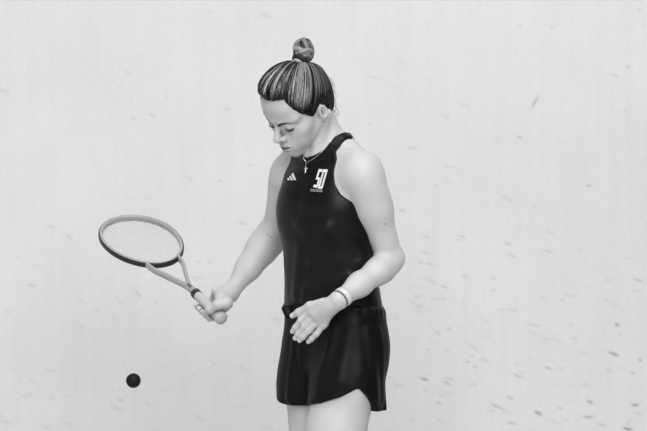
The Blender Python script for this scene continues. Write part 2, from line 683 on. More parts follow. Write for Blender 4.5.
def head_sd(p):
    q = tohead(p)
    m = mir(q)
    d = ell(q, (0, -.010, .028), (.0680, .0830, .0780))
    d = smin(d, ell(q, (0, .030, -.018), (.056, .056, .076)), .03)
    d = smin(d, ell(q, (0, .048, .038), (.062, .0455, .044)), .025)             # forehead
    d = smin(d, cone(m, (.047, .002, -.050), (.009, .066, -.094), .012, .013), .026)   # jaw
    d = smin(d, ell(q, (0, .073, -.091), (.018, .017, .016)), .022)           # chin
    d = smin(d, ell(m, (.042, .051, -.026), (.019, .020, .016)), .022)        # cheek bone
    d = smin(d, ell(m, (.027, .060, -.056), (.022, .020, .024)), .025)         # cheek
    d = smin(d, cone(m, (.008, .086, .010), (.050, .068, .014), .007, .008), .016)    # brow
    d = smax(d, -ell(m, (.0335, .0955, -.006), (.0165, .018, .0125)), .010)       # socket
    d = smin(d, sph(m, (.0293, .0710, -.006), .0153), .004)                    # lids over eye
    # nose
    nose = cone(q, (0, .084, .006), (0, .1065, -.032), .0060, .0082)
    nose = smin(nose, sph(q, (0, .1065, -.034), .0094), .006)
    ala = ell(m, (.0135, .0945, -.0375), (.0072, .0098, .0078))
    nose = smin(nose, ala, .0045)
    d = smin(d, nose, .007)
    d = smax(d, -ell(m, (.0078, .0985, -.0455), (.0042, .0060, .0060)), .003)
    d = smax(d, -cone(m, (.0215, .0930, -.0335), (.0205, .0915, -.0430), .0018, .0022), .003)   # crease of the nostril wing
    # lips
    d = smin(d, ell(q, (0, .078, -.066), (.026, .017, .020)), .02)
    up = cone(m, (.004, .0948, -.0605), (.0260, .082, -.0660), .0064, .0030)
    lo = cone(m, (0, .0958, -.0755), (.0240, .082, -.0685), .0082, .0032)
    d = smin(d, up, .006)
    d = smin(d, lo, .006)
    d = smax(d, -cone(m, (0, .1030, -.0672), (.026, .0855, -.0668), .0028, .0014), .0025)
    d = smax(d, -ell(q, (0, .098, -.083), (.014, .006, .0045)), .008)          # under lip
    # ear
    e = ell(m, (.0690, -.009, -.019), (.0080, .0140, .0215))
    e = smax(e, -ell(m, (.0785, -.008, -.014), (.0120, .0092, .0145)), .003)
    e = smin(e, sph(m, (.0675, .0010, -.022), .0040), .003)
    e = smin(e, ell(m, (.0650, -.003, -.037), (.0045, .0070, .0075)), .006)
    d = smin(d, e, .005)
    d = smax(d, -ell(m, (.0690, -.006, -.020), (.0090, .0055, .0085)), .003)
    return d * f32(HS)


# arms (positions measured on the photo, each with its own depth)
SHL = at(360.5, 175, -.105); ELL_ = at(389.5, 258.5, -.050); WRL = at(338.5, 300.3, -.192)
SHR = at(289.5, 174, .105); ELR = at(270.5, 237, .190); WRR = at(230.5, 292.5, .130)


def arm_l(p):
    up = chain(p, [(SHL, .047), (SHL * .6 + ELL_ * .4 + np.array([.003, 0, 0]), .0470), (ELL_, .0345)], .03)
    v = ELL_ - SHL
    up = smin(up, ell_dir(p, SHL + v * .10 + np.array([.006, -.004, .0]), v, .075, .050), .03)
    fa = chain(p, [(ELL_, .0335), (ELL_ * .74 + WRL * .26 + np.array([.003, 0, -.006]), .0310), (ELL_ * .4 + WRL * .6 + np.array([.001, 0, -.003]), .0275), (WRL, .0232)], .03)
    el = cone(p, at(394.0, 258.0, -.044), at(386.0, 273.0, -.058), .0190, .0185)
    return smin(smin(up, fa, .014), el, .03)


def ell_dir(p, c, v, rl, rs):
    v = np.asarray(v, float) / np.linalg.norm(v)
    q = p - A3(c)
    tt = q @ A3(v)
    r = np.sqrt(np.maximum((q * q).sum(-1) - tt * tt, 1e-12))
    k0 = np.sqrt((tt / rl) ** 2 + (r / rs) ** 2) + 1e-6
    k1 = np.sqrt((tt / rl ** 2) ** 2 + (r / rs ** 2) ** 2) + 1e-6
    return k0 * (k0 - 1) / k1


def arm_r(p):
    up = chain(p, [(SHR, .045), (SHR * .5 + ELR * .5 + np.array([.008, 0, 0]), .0375), (ELR, .0365)], .03)
    v = ELR - SHR
    up = smin(up, ell_dir(p, SHR + v * .10, v, .075, .047), .03)
    fa = chain(p, [(ELR, .0380), (ELR * .78 + WRR * .22, .0400), (ELR * .45 + WRR * .55, .0310), (WRR, .0225)], .03)
    el = sph(p, at(277, 243, .19), .016)
    return smin(smin(up, fa, .03), el, .03)


# legs
def B(a, b, z): return W(a, b, z)


LEGL = [(B(.076, -.030, .84), .080), (B(.080, .000, .74), .0790), (B(.075, .029, .62), .0695), (B(.080, .055, .48), .058),
        (B(.082, .030, .36), .052), (B(.085, -.01, .20), .040), (B(.086, -.03, .09), .034)]
LEGR = [(B(-.076, -.045, .84), .080), (B(-.080, -.044, .74), .080), (B(-.072, -.042, .62), .0625), (B(-.072, -.030, .48), .055),
        (B(-.075, -.055, .36), .052), (B(-.080, -.09, .20), .040), (B(-.082, -.11, .09), .034)]


def leg(p, J):
    d = chain(p, J, .05)
    an = J[-1][0]
    return smin(d, cone(p, an + np.array([0, 0, -.035]), an + FWD * .13 + np.array([0, 0, -.055]), .030, .022), .03)


# shorts (needed first: the left hand rests against them)
SH_L = Loft([(0.60, .085, -.012, .095, .106, .110), (0.69, .085, -.012, .093, .105, .104),
             (0.78, .080, -.023, .085, .100, .088), (0.86, .074, -.034, .078, .094, .080), (.93, .07, -.035, .075, .09, .095)], 2.0)
SH_R = Loft([(0.60, -.085, -.050, .092, .110, .105), (0.69, -.085, -.050, .092, .110, .105),
             (0.78, -.082, -.047, .088, .100, .100), (0.86, -.078, -.044, .080, .090, .096), (.93, -.07, -.035, .072, .088, .095)], 2.0)
shorts_folds = []


def fold_disp(p, folds):
    d = np.zeros(len(p), f32)
    for a, b, amp, sig in folds:
        d += f32(amp) * np.exp(-(np.maximum(cone(p, a, b, 0, 0), 0) / f32(sig)) ** 2)
    return d


def shorts_sd(p, folds=True):
    q = tobody(p)
    d = torso_loft(q, .03) - f32(.009)
    m = mir(q)
    d = smin(d, ell(m, (.070, -.062, .835), (.077, .061, .085)), .05)
    ang = np.arctan2(q[:, 1] + .03, q[:, 0] - .085)
    low = np.clip((.90 - q[:, 2]) / .22, 0, 1)
    wr = (np.sin(ang * 11 + 1.3 + 5 * q[:, 2] + np.sin(ang * 3)) * .0020 + np.sin(ang * 19 + 12 * q[:, 2]) * .0014) * low
    angr = np.arctan2(q[:, 1] + .05, q[:, 0] + .085)
    wr2 = (np.sin(angr * 8 + .4) * .0028 + np.sin(angr * 13 + 9 * q[:, 2]) * .0015) * low
    L = smin(SH_L(q, .01) + wr, leg(p, LEGL) - f32(.006), .02)
    R_ = smin(SH_R(q, .01) + wr2, leg(p, LEGR) - f32(.006), .02)
    hemL = np.interp(ang, np.radians([-180, -25, 2, 18, 38, 43, 65, 90, 125, 180]),
                     [.676, .676, .677, .706, .741, .741, .719, .702, .689, .684]).astype(f32)
    hemR = np.interp(angr, np.radians([-180, -120, 60, 95, 120, 140, 160, 180]),
                     [.704, .684, .682, .682, .688, .699, .705, .704]).astype(f32)
    L = smax(L, hemL - q[:, 2], .005)
    R_ = smax(R_, hemR - q[:, 2], .005)
    d = smax(d, .752 - q[:, 2], .02)
    d = smin(d, L, .03)
    d = smin(d, R_, .006)
    # crease between the legs
    # gathered waistband
    WA = np.arctan2(q[:, 1] + .03, q[:, 0])
    band = torso_loft(q, .03) - f32(.0165) - ((np.sin(WA * 17 + 2.2 * np.sin(WA * 3) + 60 * q[:, 2]) * .0011 + np.sin(WA * 37 + 3 * np.sin(WA * 5)) * .0008 + np.sin(WA * 4 + 1) * .0016)).astype(f32)
    zb = .941 + .004 * np.sin(np.arctan2(q[:, 1] + .03, q[:, 0]) * 5)
    band = smax(band, np.abs(q[:, 2] - zb) - .015, .016)
    d = smax(d, q[:, 2] - .950, .006)
    d = smin(d, band, .006)
    kn = cone(p, at(284.2, 308.5, .006), at(287.2, 315.5, .000), .0075, .0070)   # knotted drawcord bulge
    d = smin(d, kn, .018)
    if folds and shorts_folds:
        d = d - fold_disp(p, shorts_folds)
    return d


top_folds = []
AE_Z = [1.18, 1.222, 1.228, 1.236, 1.252, 1.275, 1.303, 1.345, 1.374, 1.40, 1.43]
AE_A = [.190, .172, .148, .134, .117, .104, .097, .088, .080, .079, .078]


def top_sd(p, folds=True):
    q = tobody(p)
    d = torso_sd(p) - f32(.0045)
    # hangs straight from the bust over the belly
    drape = Loft_top(q, .02)
    d = smin(d, drape, .03)
    if folds and top_folds:
        d = d - fold_disp(p, top_folds)
    ae = np.interp(q[:, 2], AE_Z, AE_A).astype(f32)
    ae = ae - f32(.030) * np.clip((-.030 - q[:, 1]) / .03, 0, 1) * np.clip((q[:, 2] - 1.30) / .05, 0, 1)
    d = smax(d, (np.abs(q[:, 0]) - ae) * f32(.8), .003)
    d = smax(d, -ell(q, (0, .012, 1.405), (.056, .085, .066)), .003)
    d = smax(d, f32(.012) - neck_sd(p), .004)
    d = smax(d, .935 - q[:, 2], .004)
    d = np.maximum(d, q[:, 2] - 1.424)
    return d


Loft_top = Loft([(0.92, 0, -.038, .146, .100, .104), (0.98, 0, -.032, .138, .097, .100),
                 (1.04, 0, -.027, .132, .095, .097), (1.10, 0, -.022, .132, .095, .099),
                 (1.17, 0, -.016, .139, .096, .105)], 2.15)

# left hand held in front of the hip
HL = {}
HL['index'] = [at(310.5, 310.5, -.152), at(301.0, 320.4, -.140), at(295.4, 327.7, -.129), at(292.6, 331.4, -.121)]
HL['middle'] = [at(315.3, 314.3, -.157), at(304.6, 326.7, -.145), at(298.2, 334.4, -.134), at(295.2, 338.1, -.126)]
HL['ring'] = [at(319.6, 318.9, -.158), at(309.2, 330.1, -.147), at(302.8, 337.0, -.138), at(299.6, 340.4, -.130)]
HL['little'] = [at(324.0, 324.0, -.156), at(316.6, 333.6, -.147), at(311.3, 339.0, -.139), at(308.4, 341.7, -.133)]
HL['thumb'] = [at(323.5, 302.5, -.176), at(309.8, 306.0, -.156), at(298.8, 312.3, -.135), at(292.4, 315.8, -.122)]
RADL = {'index': (.0094, .0087, .0080, .0068), 'middle': (.0094, .0088, .0081, .0068), 'ring': (.0092, .0085, .0078, .0066),
        'little': (.0088, .0080, .0073, .0062), 'thumb': (.0125, .0108, .0094, .0074)}


def hand_l(p):
    palm = cone(p, WRL, at(328, 307, -.176), .0220, .0180)
    for k in ('index', 'middle', 'ring', 'little'):
        palm = smin(palm, cone(p, at(331, 306, -.180), HL[k][0], .0155, .0108), .014)
    palm = smin(palm, cone(p, at(331, 305.5, -.184), at(317.5, 314.5, -.163), .0165, .0130), .012)
    fing = None
    for k in ('index', 'middle', 'ring', 'little'):
        c = chain(p, list(zip(HL[k], RADL[k])), .005)
        fing = c if fing is None else smin(fing, c, .0022)
    d = smin(palm, fing, .007)
    th = chain(p, list(zip(HL['thumb'], RADL['thumb'])), .008)
    return smin(d, th, .006)


# racket frame of reference
U = np.array([-.504, .763, .405]); U /= np.linalg.norm(U)
Wd = np.array([.901, .433, .18]); Wd -= U * (U @ Wd); Wd /= np.linalg.norm(Wd)
Nr = np.cross(U, Wd)
BUTT = at(222.2, 319.2, .035)


def rk(s, w=0.0, n=0.0):
    return BUTT + U * s + Wd * w + Nr * n


# frame of the grip: E1 towards the camera, E2 towards the wrist
E1 = np.array([0, -1.0, 0]); E1 -= U * (U @ E1); E1 /= np.linalg.norm(E1)
E2 = np.cross(E1, U)
if E2 @ (WRR - rk(.08)) < 0: E2 = -E2


def gp(s, ang, r):
    a = math.radians(ang)
    return rk(s) + r * (math.cos(a) * E1 + math.sin(a) * E2)


HR = {}
for k, s, L in (('index', .118, 1.0), ('middle', .095, 1.03), ('ring', .073, 1.0), ('little', .052, .95)):
    HR[k] = [gp(s - .012, 100, .044), gp(s, 135, .038), gp(s + .003, 205, .0265), gp(s + .002, 252, .0255), gp(s - .002, 298, .0245)]
HR['thumb'] = [gp(.012, 70, .045), gp(.018, 40, .038), gp(.032, 0, .0290), gp(.052, -43, .0268)]


def hand_r(p):
    palm = cone(p, WRR, gp(.060, 92, .042), .0205, .0205)
    for k in ('index', 'middle', 'ring', 'little'):
        palm = smin(palm, cone(p, WRR * .75 + gp(.06, 92, .042) * .25, HR[k][0], .0185, .0115), .015)
    fing = None
    for k in ('index', 'middle', 'ring', 'little'):
        c = chain(p, list(zip(HR[k], (.0122, .0104, .0092, .0082, .0070))), .006)
        fing = c if fing is None else smin(fing, c, .0025)
    d = smin(palm, fing, .008)
    d = smin(d, cone(p, gp(.018, 84, .042), gp(.046, 76, .040), .0150, .0170), .014)
    th = chain(p, list(zip(HR['thumb'], (.0165, .0130, .0105, .0080))), .010)
    d = smin(d, th, .010)
    return smax(d, -(cone(p, rk(-.02), rk(.2), .0150, .0150)), .002)


def bb(pts, r):
    pts = np.array(pts)
    return pts.min(0) - r, pts.max(0) + r


BB_HEAD = bb([HC], .16)
BB_AL = bb([SHL, ELL_, WRL], .065)
BB_AR = bb([SHR, ELR, WRR], .065)
BB_HL = bb([WRL] + [x for v in HL.values() for x in v], .03)
BB_HR = bb([WRR] + [x for v in HR.values() for x in v], .03)
BB_LL = bb([j[0] for j in LEGL], .12)
BB_LR = bb([j[0] for j in LEGR], .12)
TB = bb([W(0, 0, .74), W(0, 0, 1.46)], .22)


def body_sd(p):
    d = boxed(p, TB[0], TB[1], torso_sd)
    d = smin(d, boxed(p, *BB_LL, lambda x: leg(x, LEGL)), .03)
    d = smin(d, boxed(p, *BB_LR, lambda x: leg(x, LEGR)), .03)
    al = boxed(p, *BB_AL, arm_l)
    al = smin(al, boxed(p, *BB_HL, hand_l), .012)
    ar = boxed(p, *BB_AR, arm_r)
    ar = smin(ar, boxed(p, *BB_HR, hand_r), .014)
    # arms blend at the shoulder only; lower down they pass close to the trunk
    ksh = f32(.004) + f32(.034) * np.clip((p[:, 2] - f32(1.22)) / f32(.06), 0, 1)
    h = np.maximum(ksh - np.abs(d - al), 0) / ksh
    d = np.minimum(d, al) - h * h * ksh * f32(.25)
    h = np.maximum(ksh - np.abs(d - ar), 0) / ksh
    d = np.minimum(d, ar) - h * h * ksh * f32(.25)
    return smin(d, boxed(p, *BB_HEAD, head_sd), .013)


PERSON_LOC = W(0, -.03, 0)
person = empty('person', PERSON_LOC)
tag(person, 'woman in black tank top and shorts looking down at the bouncing ball, racket in hand', 'person')

# body
lo = np.minimum.reduce([TB[0], BB_HEAD[0], BB_AL[0], BB_AR[0], BB_HL[0], BB_HR[0], BB_LL[0], BB_LR[0]]) - .01
hi = np.maximum.reduce([TB[1], BB_HEAD[1], BB_AL[1], BB_AR[1], BB_HL[1], BB_HR[1], BB_LL[1], BB_LR[1]]) + .01
lo[2] = .005
V, Q = mesh_sdf(body_sd, lo, hi, .0024)
# skin tone: lips, nails, brows' skin, small marks, painted shade
tone = np.ones(len(V), f32)
qh = tohead(V); qm = mir(qh)
up = cone(qm, (.004, .0948, -.0605), (.0260, .082, -.0660), .0064, .0030)
lw = cone(qm, (0, .0958, -.0755), (.0240, .082, -.0685), .0082, .0032)
tone *= 1 - .30 * np.clip((.0018 - up) / .002, 0, 1)
tone *= 1 - .42 * np.clip((.0020 - lw) / .002, 0, 1)
seam = cone(qm, (0, .0990, -.0672), (.026, .0840, -.0668), .0034, .0018)
tone *= 1 - .75 * np.clip((.0022 - seam) / .002, 0, 1)  # shade of the gap between the lips, painted in
nos = ell(qm, (.0075, .0975, -.0455), (.0046, .0060, .0040))
tone *= 1 - .6 * np.clip((.001 - nos) / .002, 0, 1)  # nostril shadow painted into the tone
for k in ('index', 'middle', 'ring', 'little', 'thumb'):
    tip = HL[k][-1] + (HL[k][-1] - HL[k][-2]) * .15 + np.array([0, -.006, 0.002])
    tone *= 1 + .20 * np.clip((.0075 - np.linalg.norm(V - tip, axis=1)) / .002, 0, 1)
for (px, py, r, s, y0) in ((385, 224, .0028, .5, -.4), (389, 226, .0018, .35, -.4), (268, 235, .004, .35, -.1), (271.5, 237, .0035, .35, -.1),
                           (363, 181, .0015, .3, -.4), (371, 181, .0015, .25, -.4)):
    c = hit(px, py, body_sd, y0, .5)[0]
    tone *= 1 - s * np.clip((r * 1.5 - np.linalg.norm(V - c, axis=1)) / r, 0, 1)
body = mesh_obj('body', V, Q, M['skin'], person, attrs={'tone': ('FLOAT', tone)})

# brows and lashes
for s in (-1, 1):
    pts = spline([(s * .009, .094, .0008), (s * .021, .092, .0062), (s * .034, .084, .0100), (s * .046, .070, .0080)], 14)
    wp = np.array([fromhead(x) for x in pts]).astype(f32)
    for _ in range(4):
        wp -= grad(head_sd, wp) * head_sd(wp)[:, None] * .8
    nn = grad(head_sd, wp)
    r = .0052 * np.interp(np.arange(14), [0, 2, 8, 13], [.9, 1.1, .8, .25])
    V, Fc = tube(wp, r, 8, flat=(lambda i: nn[i], .35))
    mesh_obj('eyebrow', V, Fc, M['brow'], person)
    pts = []
    for a in np.linspace(-70, 70, 13):
        a = math.radians(a); e = math.radians(-38 + 14 * abs(a) / 1.08)
        r_ = .0158
        pts.append((s * .0293 + r_ * math.sin(a) * math.cos(e), .0710 + r_ * math.cos(a) * math.cos(e), -.006 + r_ * math.sin(e)))
    wp = np.array([fromhead(x) for x in pts])
    V, Fc = tube(wp, .0034 * np.interp(np.arange(13), [0, 3, 9, 12], [.4, 1, 1, .5]), 6)
    lash = [(V, Fc)]
    for i in range(1, 12):
        c = np.array(pts[i]); o = c - np.array([s * .0293, .0710, -.006]); o /= np.linalg.norm(o)
        e_ = c + o * .006 + np.array([0, .002, -.003])
        lash.append(tube([fromhead(c), fromhead(c + o * .004), fromhead(e_)], [.0005, .0004, .00015], 3))
    V, Fc = join(lash)
    mesh_obj('eyelashes', V, Fc, M['brow'], person)

# ------------------------------------------------------------------ hair
QH = np.array([0, -.010, .030])
HUPL = RH.T @ np.array([0, 0, 1.0])
HTOP = (at(300, 62.0, HC[1])[2] - HC[2]) / HS
BUNP = at(301.0, 64.0, 0)
# bun base lies on the head's midline: solve the depth for local x = 0
dlt = BUNP - HC
yb = -(dlt[0] * _hl[0] + dlt[2] * _hl[2]) / _hl[1]
BUN0 = at(301.0, 64.5, HC[1] + yb)
BUNL = tohead(A3([BUN0]))[0]
AX = BUNL - QH; AX = AX / np.linalg.norm(AX)
X1 = np.cross(AX, [1, 0, 0]); X1 /= np.linalg.norm(X1)
X2 = np.cross(AX, X1)


def hairline(q):
    """>0 where hair grows"""
    al = np.degrees(np.arctan2(np.abs(q[:, 0]), q[:, 1]))
    z = np.interp(al, [0, 14, 30, 36, 41, 49, 59, 68, 74, 80, 88, 100, 112, 122, 135, 150, 180],
                  [.070, .071, .069, .057, .043, .021, .003, -.011, -.014, -.010, -.001, .004, -.016, -.052, -.070, -.076, -.078])
    return (q[:, 2] - z).astype(f32)


def skull(q):
    d = ell(q, (0, -.010, .028), (.0680, .0830, .0780))
    d = smin(d, ell(q, (0, .030, -.018), (.056, .056, .076)), .03)
    d = smin(d, ell(q, (0, .048, .038), (.062, .0455, .044)), .025)
    return smin(d, ell(q, (0, -.048, -.012), (.050, .036, .050)), .03)


def hair_shape(q):
    d = ell(q, (0, -.007, .034), (.0725, .0865, .0865))
    d = smin(d, ell(q, (0, .040, .080), (.054, .051, .036)), .03)
    d = smin(d, ell(q, (0, -.042, -.026), (.052, .046, .058)), .03)
    # lies close to the skin at the hairline
    g_ = np.clip(hairline(q) / f32(.030), 0, 1)
    d = d + f32(.0065) * (1 - g_ * g_ * (3 - 2 * g_))
    d = smin(d, skull(q) - f32(.0022), .004)
    return smax(d, q @ A3(HUPL) - f32(HTOP), .022)      # pulled flat towards the bun


def polar(q):
    r = q - A3(QH)
    n = np.sqrt((r * r).sum(-1)) + 1e-6
    c = np.clip((r @ A3(AX)) / n, -1, 1)
    return np.arctan2(r @ A3(X2), r @ A3(X1)), np.arccos(c)


def hair_loc(q):
    ph, th = polar(q)
    lump = np.sin(ph * 5 + 1.1) * np.sin(th * 4 + ph * 2) * .0022 + np.sin(ph * 9 + 2.0 + th * 2) * .0012
    gv_ = (np.sin(ph * 19 + np.sin(ph * 5) * 2) * .5 + np.sin(ph * 37 + 1.7 + np.sin(ph * 7) * 1.5) * .35 + np.sin(ph * 71) * .2)
    amp = .0013 * np.clip(th / .5, 0.1, 1)
    d = hair_shape(q) - (gv_ * amp + lump * np.clip((th - .25) / .4, 0, 1) * np.clip(hairline(q) / .02, 0, 1)).astype(f32)
    return smax(d, -hairline(q) * f32(.8), .006)


def hair_sd(p):
    return hair_loc(tohead(p)) * f32(HS)


V, Q = mesh_sdf(hair_sd, HC - .17, HC + .17, .0019)
ph, th = polar(tohead(V))
strand = np.stack([np.cos(ph), np.sin(ph), th * .10], 1)


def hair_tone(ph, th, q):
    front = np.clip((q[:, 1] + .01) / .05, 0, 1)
    hairline_dark = np.clip((hairline(q) - .002) / (.022 + .040 * np.clip((.065 - q[:, 1]) / .04, 0, 1)), .16, 1)  # tone falls off towards the hairline
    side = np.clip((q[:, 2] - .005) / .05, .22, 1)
    return (hairline_dark * side * (.55 + .45 * front)).astype(f32)


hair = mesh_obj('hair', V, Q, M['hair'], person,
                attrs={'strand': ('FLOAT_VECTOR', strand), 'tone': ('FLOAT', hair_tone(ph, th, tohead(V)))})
hair['label'] = 'fair streaked hair swept up, darker at the hairline'


def hair_surface(phi, theta):
    d = (np.cos(theta)[:, None] * AX + np.sin(theta)[:, None] * (np.cos(phi)[:, None] * X1 + np.sin(phi)[:, None] * X2))
    a = np.full(len(phi), .02); b = np.full(len(phi), .2)
    for _ in range(22):
        m = (a + b) / 2
        s = hair_shape((QH + d * m[:, None]).astype(f32))
        a = np.where(s < 0, m, a); b = np.where(s < 0, b, m)
    return QH + d * a[:, None], d


NS = 1500
phi = rng.uniform(-math.pi, math.pi, NS)
tg = np.linspace(.16, 2.5, 90)
PP, TT = np.meshgrid(phi, tg, indexing='ij')
pos, _ = hair_surface(PP.ravel(), TT.ravel())
ok = (hairline(pos.astype(f32)) > .002).reshape(NS, -1)
first_bad = np.where(ok.all(1), len(tg) - 1, np.argmin(ok, axis=1))
tmax = tg[np.maximum(first_bad - 1, 0)]
parts, tones = [], []
for i in range(NS):
    if tmax[i] < .35: continue
    t0 = rng.uniform(.13, .20); t1 = tmax[i] * rng.uniform(.9, 1.0)
    n = 13
    thv = np.linspace(t0, t1, n)
    phv = phi[i] + rng.normal(0, .02) * np.sin(np.linspace(0, 3.1, n)) + rng.normal(0, .03) * np.linspace(0, 1, n)
    ps, ds = hair_surface(phv, thv)
    lift = (rng.uniform(.0002, .0022) if rng.random() < .9 else rng.uniform(.002, .0048)) * np.interp(np.linspace(0, 1, n), [0, .15, .85, 1], [.3, 1, .8, -.5])
    ps = ps + ds * lift[:, None]
    wps = np.array([fromhead(x) for x in ps])
    V, Fc = tube(wps, rng.uniform(.0005, .0011) * np.interp(np.linspace(0, 1, n), [0, .2, .8, 1], [.8, 1, 1, .4]), 3)
    parts.append((V, Fc))
    clump = .5 + .5 * math.sin(phi[i] * 13 + 2 * math.sin(phi[i] * 4)) * .6 + .4 * (.5 + .5 * math.sin(phi[i] * 31 + 1))
    light = rng.uniform(0, 1) * .6 + clump * .4
    b = .010 if light < .54 else (.06 if light < .64 else rng.uniform(.30, .62))
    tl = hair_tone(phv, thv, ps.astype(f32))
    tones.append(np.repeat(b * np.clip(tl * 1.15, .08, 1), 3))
V, Fc = join(parts)
st = mesh_obj('hair_strands', V, Fc, M['strand'], hair, attrs={'tone': ('FLOAT', np.concatenate(tones))})
st['kind'] = 'stuff'

# loose wisps at the nape and temple
wps = [((331, 92), (334.5, 98), (336, 106), (334.5, 113)), ((330.5, 100), (335, 106), (338.5, 113), (337, 117)), ((329.5, 112), (333, 115), (334.2, 119), (331.2, 120.5)),
       ((329, 114), (331.5, 118), (333.5, 120), (332, 122)), ((329, 108), (333, 110), (336, 114), (334, 118)),
       ((328.5, 80), (332.5, 84), (334.5, 91), (336.5, 97)), ((326, 76), (330, 78), (333, 82), (335, 88)), ((329, 116), (330, 119), (331.5, 122), (330, 124))]
parts = []
for wline in wps:
    for k in range(2):
        P = [at(x + rng.normal(0, .5), y + rng.normal(0, .5), HC[1] + .035 + .004 * j) for j, (x, y) in enumerate(wline)]
        parts.append(tube(spline(P, 12), np.linspace(.0007, .0003, 12), 3))
stray = spline([(303.0, 95.0, 0), (306.5, 92.4, 0), (311, 91.6, 0), (315, 93.0, 0), (318.5, 96.0, 0)], 14)
h = hit(stray[:, 0], stray[:, 1], hair_sd, -.3, .1); h[:, 1] -= .003
parts.append(tube(h, .0008, 4))
V, Fc = join(parts)
ws = mesh_obj('loose_wisps', V, Fc, M['strand'], hair, attrs={'tone': ('FLOAT', np.full(len(V), .16))})
ws['kind'] = 'stuff'

# bun: twisted locks
BZ = at(303.2, 50.0, BUN0[1] + .012) - BUN0; BL = np.linalg.norm(BZ); BZ /= BL
BXv = np.cross([0, -1.0, 0], BZ); BXv /= np.linalg.norm(BXv)         # image right
if BXv[0] < 0: BXv = -BXv
BYv = np.cross(BZ, BXv)
if BYv[1] > 0: BYv = -BYv                                             # towards camera


def bp(x, y, z):
    return BUN0 + BXv * (x * .88 - .001) + BYv * y + BZ * z


parts, tn = [], []


def lock(pts, r, tone_, n=26, seg=10):
    P = spline(pts, n)
    rr = r * np.interp(np.linspace(0, 1, n), [0, .15, .85, 1], [.55, 1, 1, .55])
    V, Fc = tube(P, rr, seg)
    # strands along the lock as shallow grooves
    k = np.tile(np.arange(seg), n)
    c = np.repeat(P, seg, 0)
    V = c + (V - c) * (1 + .07 * np.where(k % 2 == 0, 1, -1))[:, None]
    parts.append((V, Fc))
    tn.append(tone_ * (.72 + .45 * rng.random(seg))[k] * np.ones(len(V)))


# twisted dome, crossing front locks, wrap at the foot
nn_ = 13
for i in range(nn_):
    a0 = 2 * math.pi * i / nn_
    pts = []
    for u in np.linspace(0, 1, 7):
        zz = .008 + .060 * math.sin(u * math.pi / 2)
        rr = .0225 * (max(0.0, 1 - ((zz - .034) / .0360) ** 2)) ** .5
        a = a0 + u * 1.9
        pts.append(bp(rr * math.cos(a) + .002, rr * math.sin(a), zz))
    lock(pts, rng.uniform(.0058, .0080), (.05, .24, .02, .14, .30)[i % 5])
lock([bp(.019 * math.cos(a), .019 * math.sin(a), .002 + .003 * math.sin(a)) for a in np.linspace(0, 2 * math.pi * .97, 12)], .0075, .10, 36)
lock([bp(-.026, .004, .040), bp(-.021, .020, .035), bp(-.008, .028, .031), bp(.008, .026, .028), bp(.022, .014, .026)], .0070, .33)
lock([bp(-.010, .025, .021), bp(-.001, .031, .023), bp(.012, .027, .031), bp(.024, .012, .037), bp(.027, -.002, .034)], .0070, .27)
lock([bp(.002, .026, .014), bp(.010, .027, .016), bp(.019, .019, .019), bp(.026, .004, .020)], .0062, .18)
lock([bp(-.021, .010, .002), bp(-.015, .022, .000), bp(-.006, .026, -.003), bp(.001, .023, -.007)], .0060, .36)
lock([bp(.012, .018, .060), bp(.023, .012, .050), bp(.029, .003, .036), bp(.026, .000, .014)], .0060, .15)
lock([bp(-.010, .016, .062), bp(-.020, .014, .054), bp(-.026, .006, .040)], .0060, .20)
V, Fc = join(parts)
bun = mesh_obj('hair_bun', V, Fc, M['strand'], hair, attrs={'tone': ('FLOAT', np.concatenate(tn))})
bun['label'] = 'twisted topknot bun'
V, Fc = tube([bp(.0215 * math.cos(a), .0290 * math.sin(a), .008 - .007 * math.cos(a)) for a in np.linspace(0, 2 * math.pi, 30, endpoint=False)], .0066, 8, closed=True)
tie = mesh_obj('hair_tie', V, Fc, M['tie'], hair)
tie['label'] = 'black hair tie'

# ------------------------------------------------------------------ clothes
top0 = lambda p: top_sd(p, False)
for (x1, y1, x2, y2, amp, sig) in ((366, 254, 326, 230, .0045, .010), (364, 258, 312, 262, .0040, .011), (360, 264, 306, 292, .0055, .008),
                                   (350, 276, 304, 300, .0040, .006), (326, 230, 300, 224, .0040, .012), (300, 250, 296, 296, .0030, .010)):
    a = hit(x1, y1, top0, -.4, .3)[0]; b = hit(x2, y2, top0, -.4, .3)[0]
    top_folds.append((a, b, amp * 1.7, sig * 1.9))
V, Q = mesh_sdf(top_sd, TB[0] + [0, 0, .15], TB[1] + [0, 0, .02], .0024)
top = mesh_obj('tank_top', V, Q, M['top'], person)
top['label'] = 'black sleeveless sports top with white chest print'

sh0 = lambda p: shorts_sd(p, False)
for (x1, y1, x2, y2, amp, sig) in ((333, 330, 318, 392, .0050, .008), (352, 325, 340, 380, .0035, .012), (368, 330, 376, 398, .0050, .008),
                                   (358, 322, 362, 372, .0030, .010), (294, 345, 289, 398, .0045, .007), (300, 348, 303, 395, .0030, .007), (379, 330, 383, 400, .0035, .006)):
    a = hit(x1, y1, sh0, -.4, .3)[0]; b = hit(x2, y2, sh0, -.4, .3)[0]
    shorts_folds.append((a, b, amp * 1.1, sig * 1.7))
V, Q = mesh_sdf(shorts_sd, W(0, -.03, .66) - [.25, .25, 0], W(0, -.03, .97) + [.25, .25, 0], .0024)
shorts = mesh_obj('shorts', V, Q, M['shorts'], person)
shorts['label'] = 'loose black shorts with gathered waist and curved side slits'


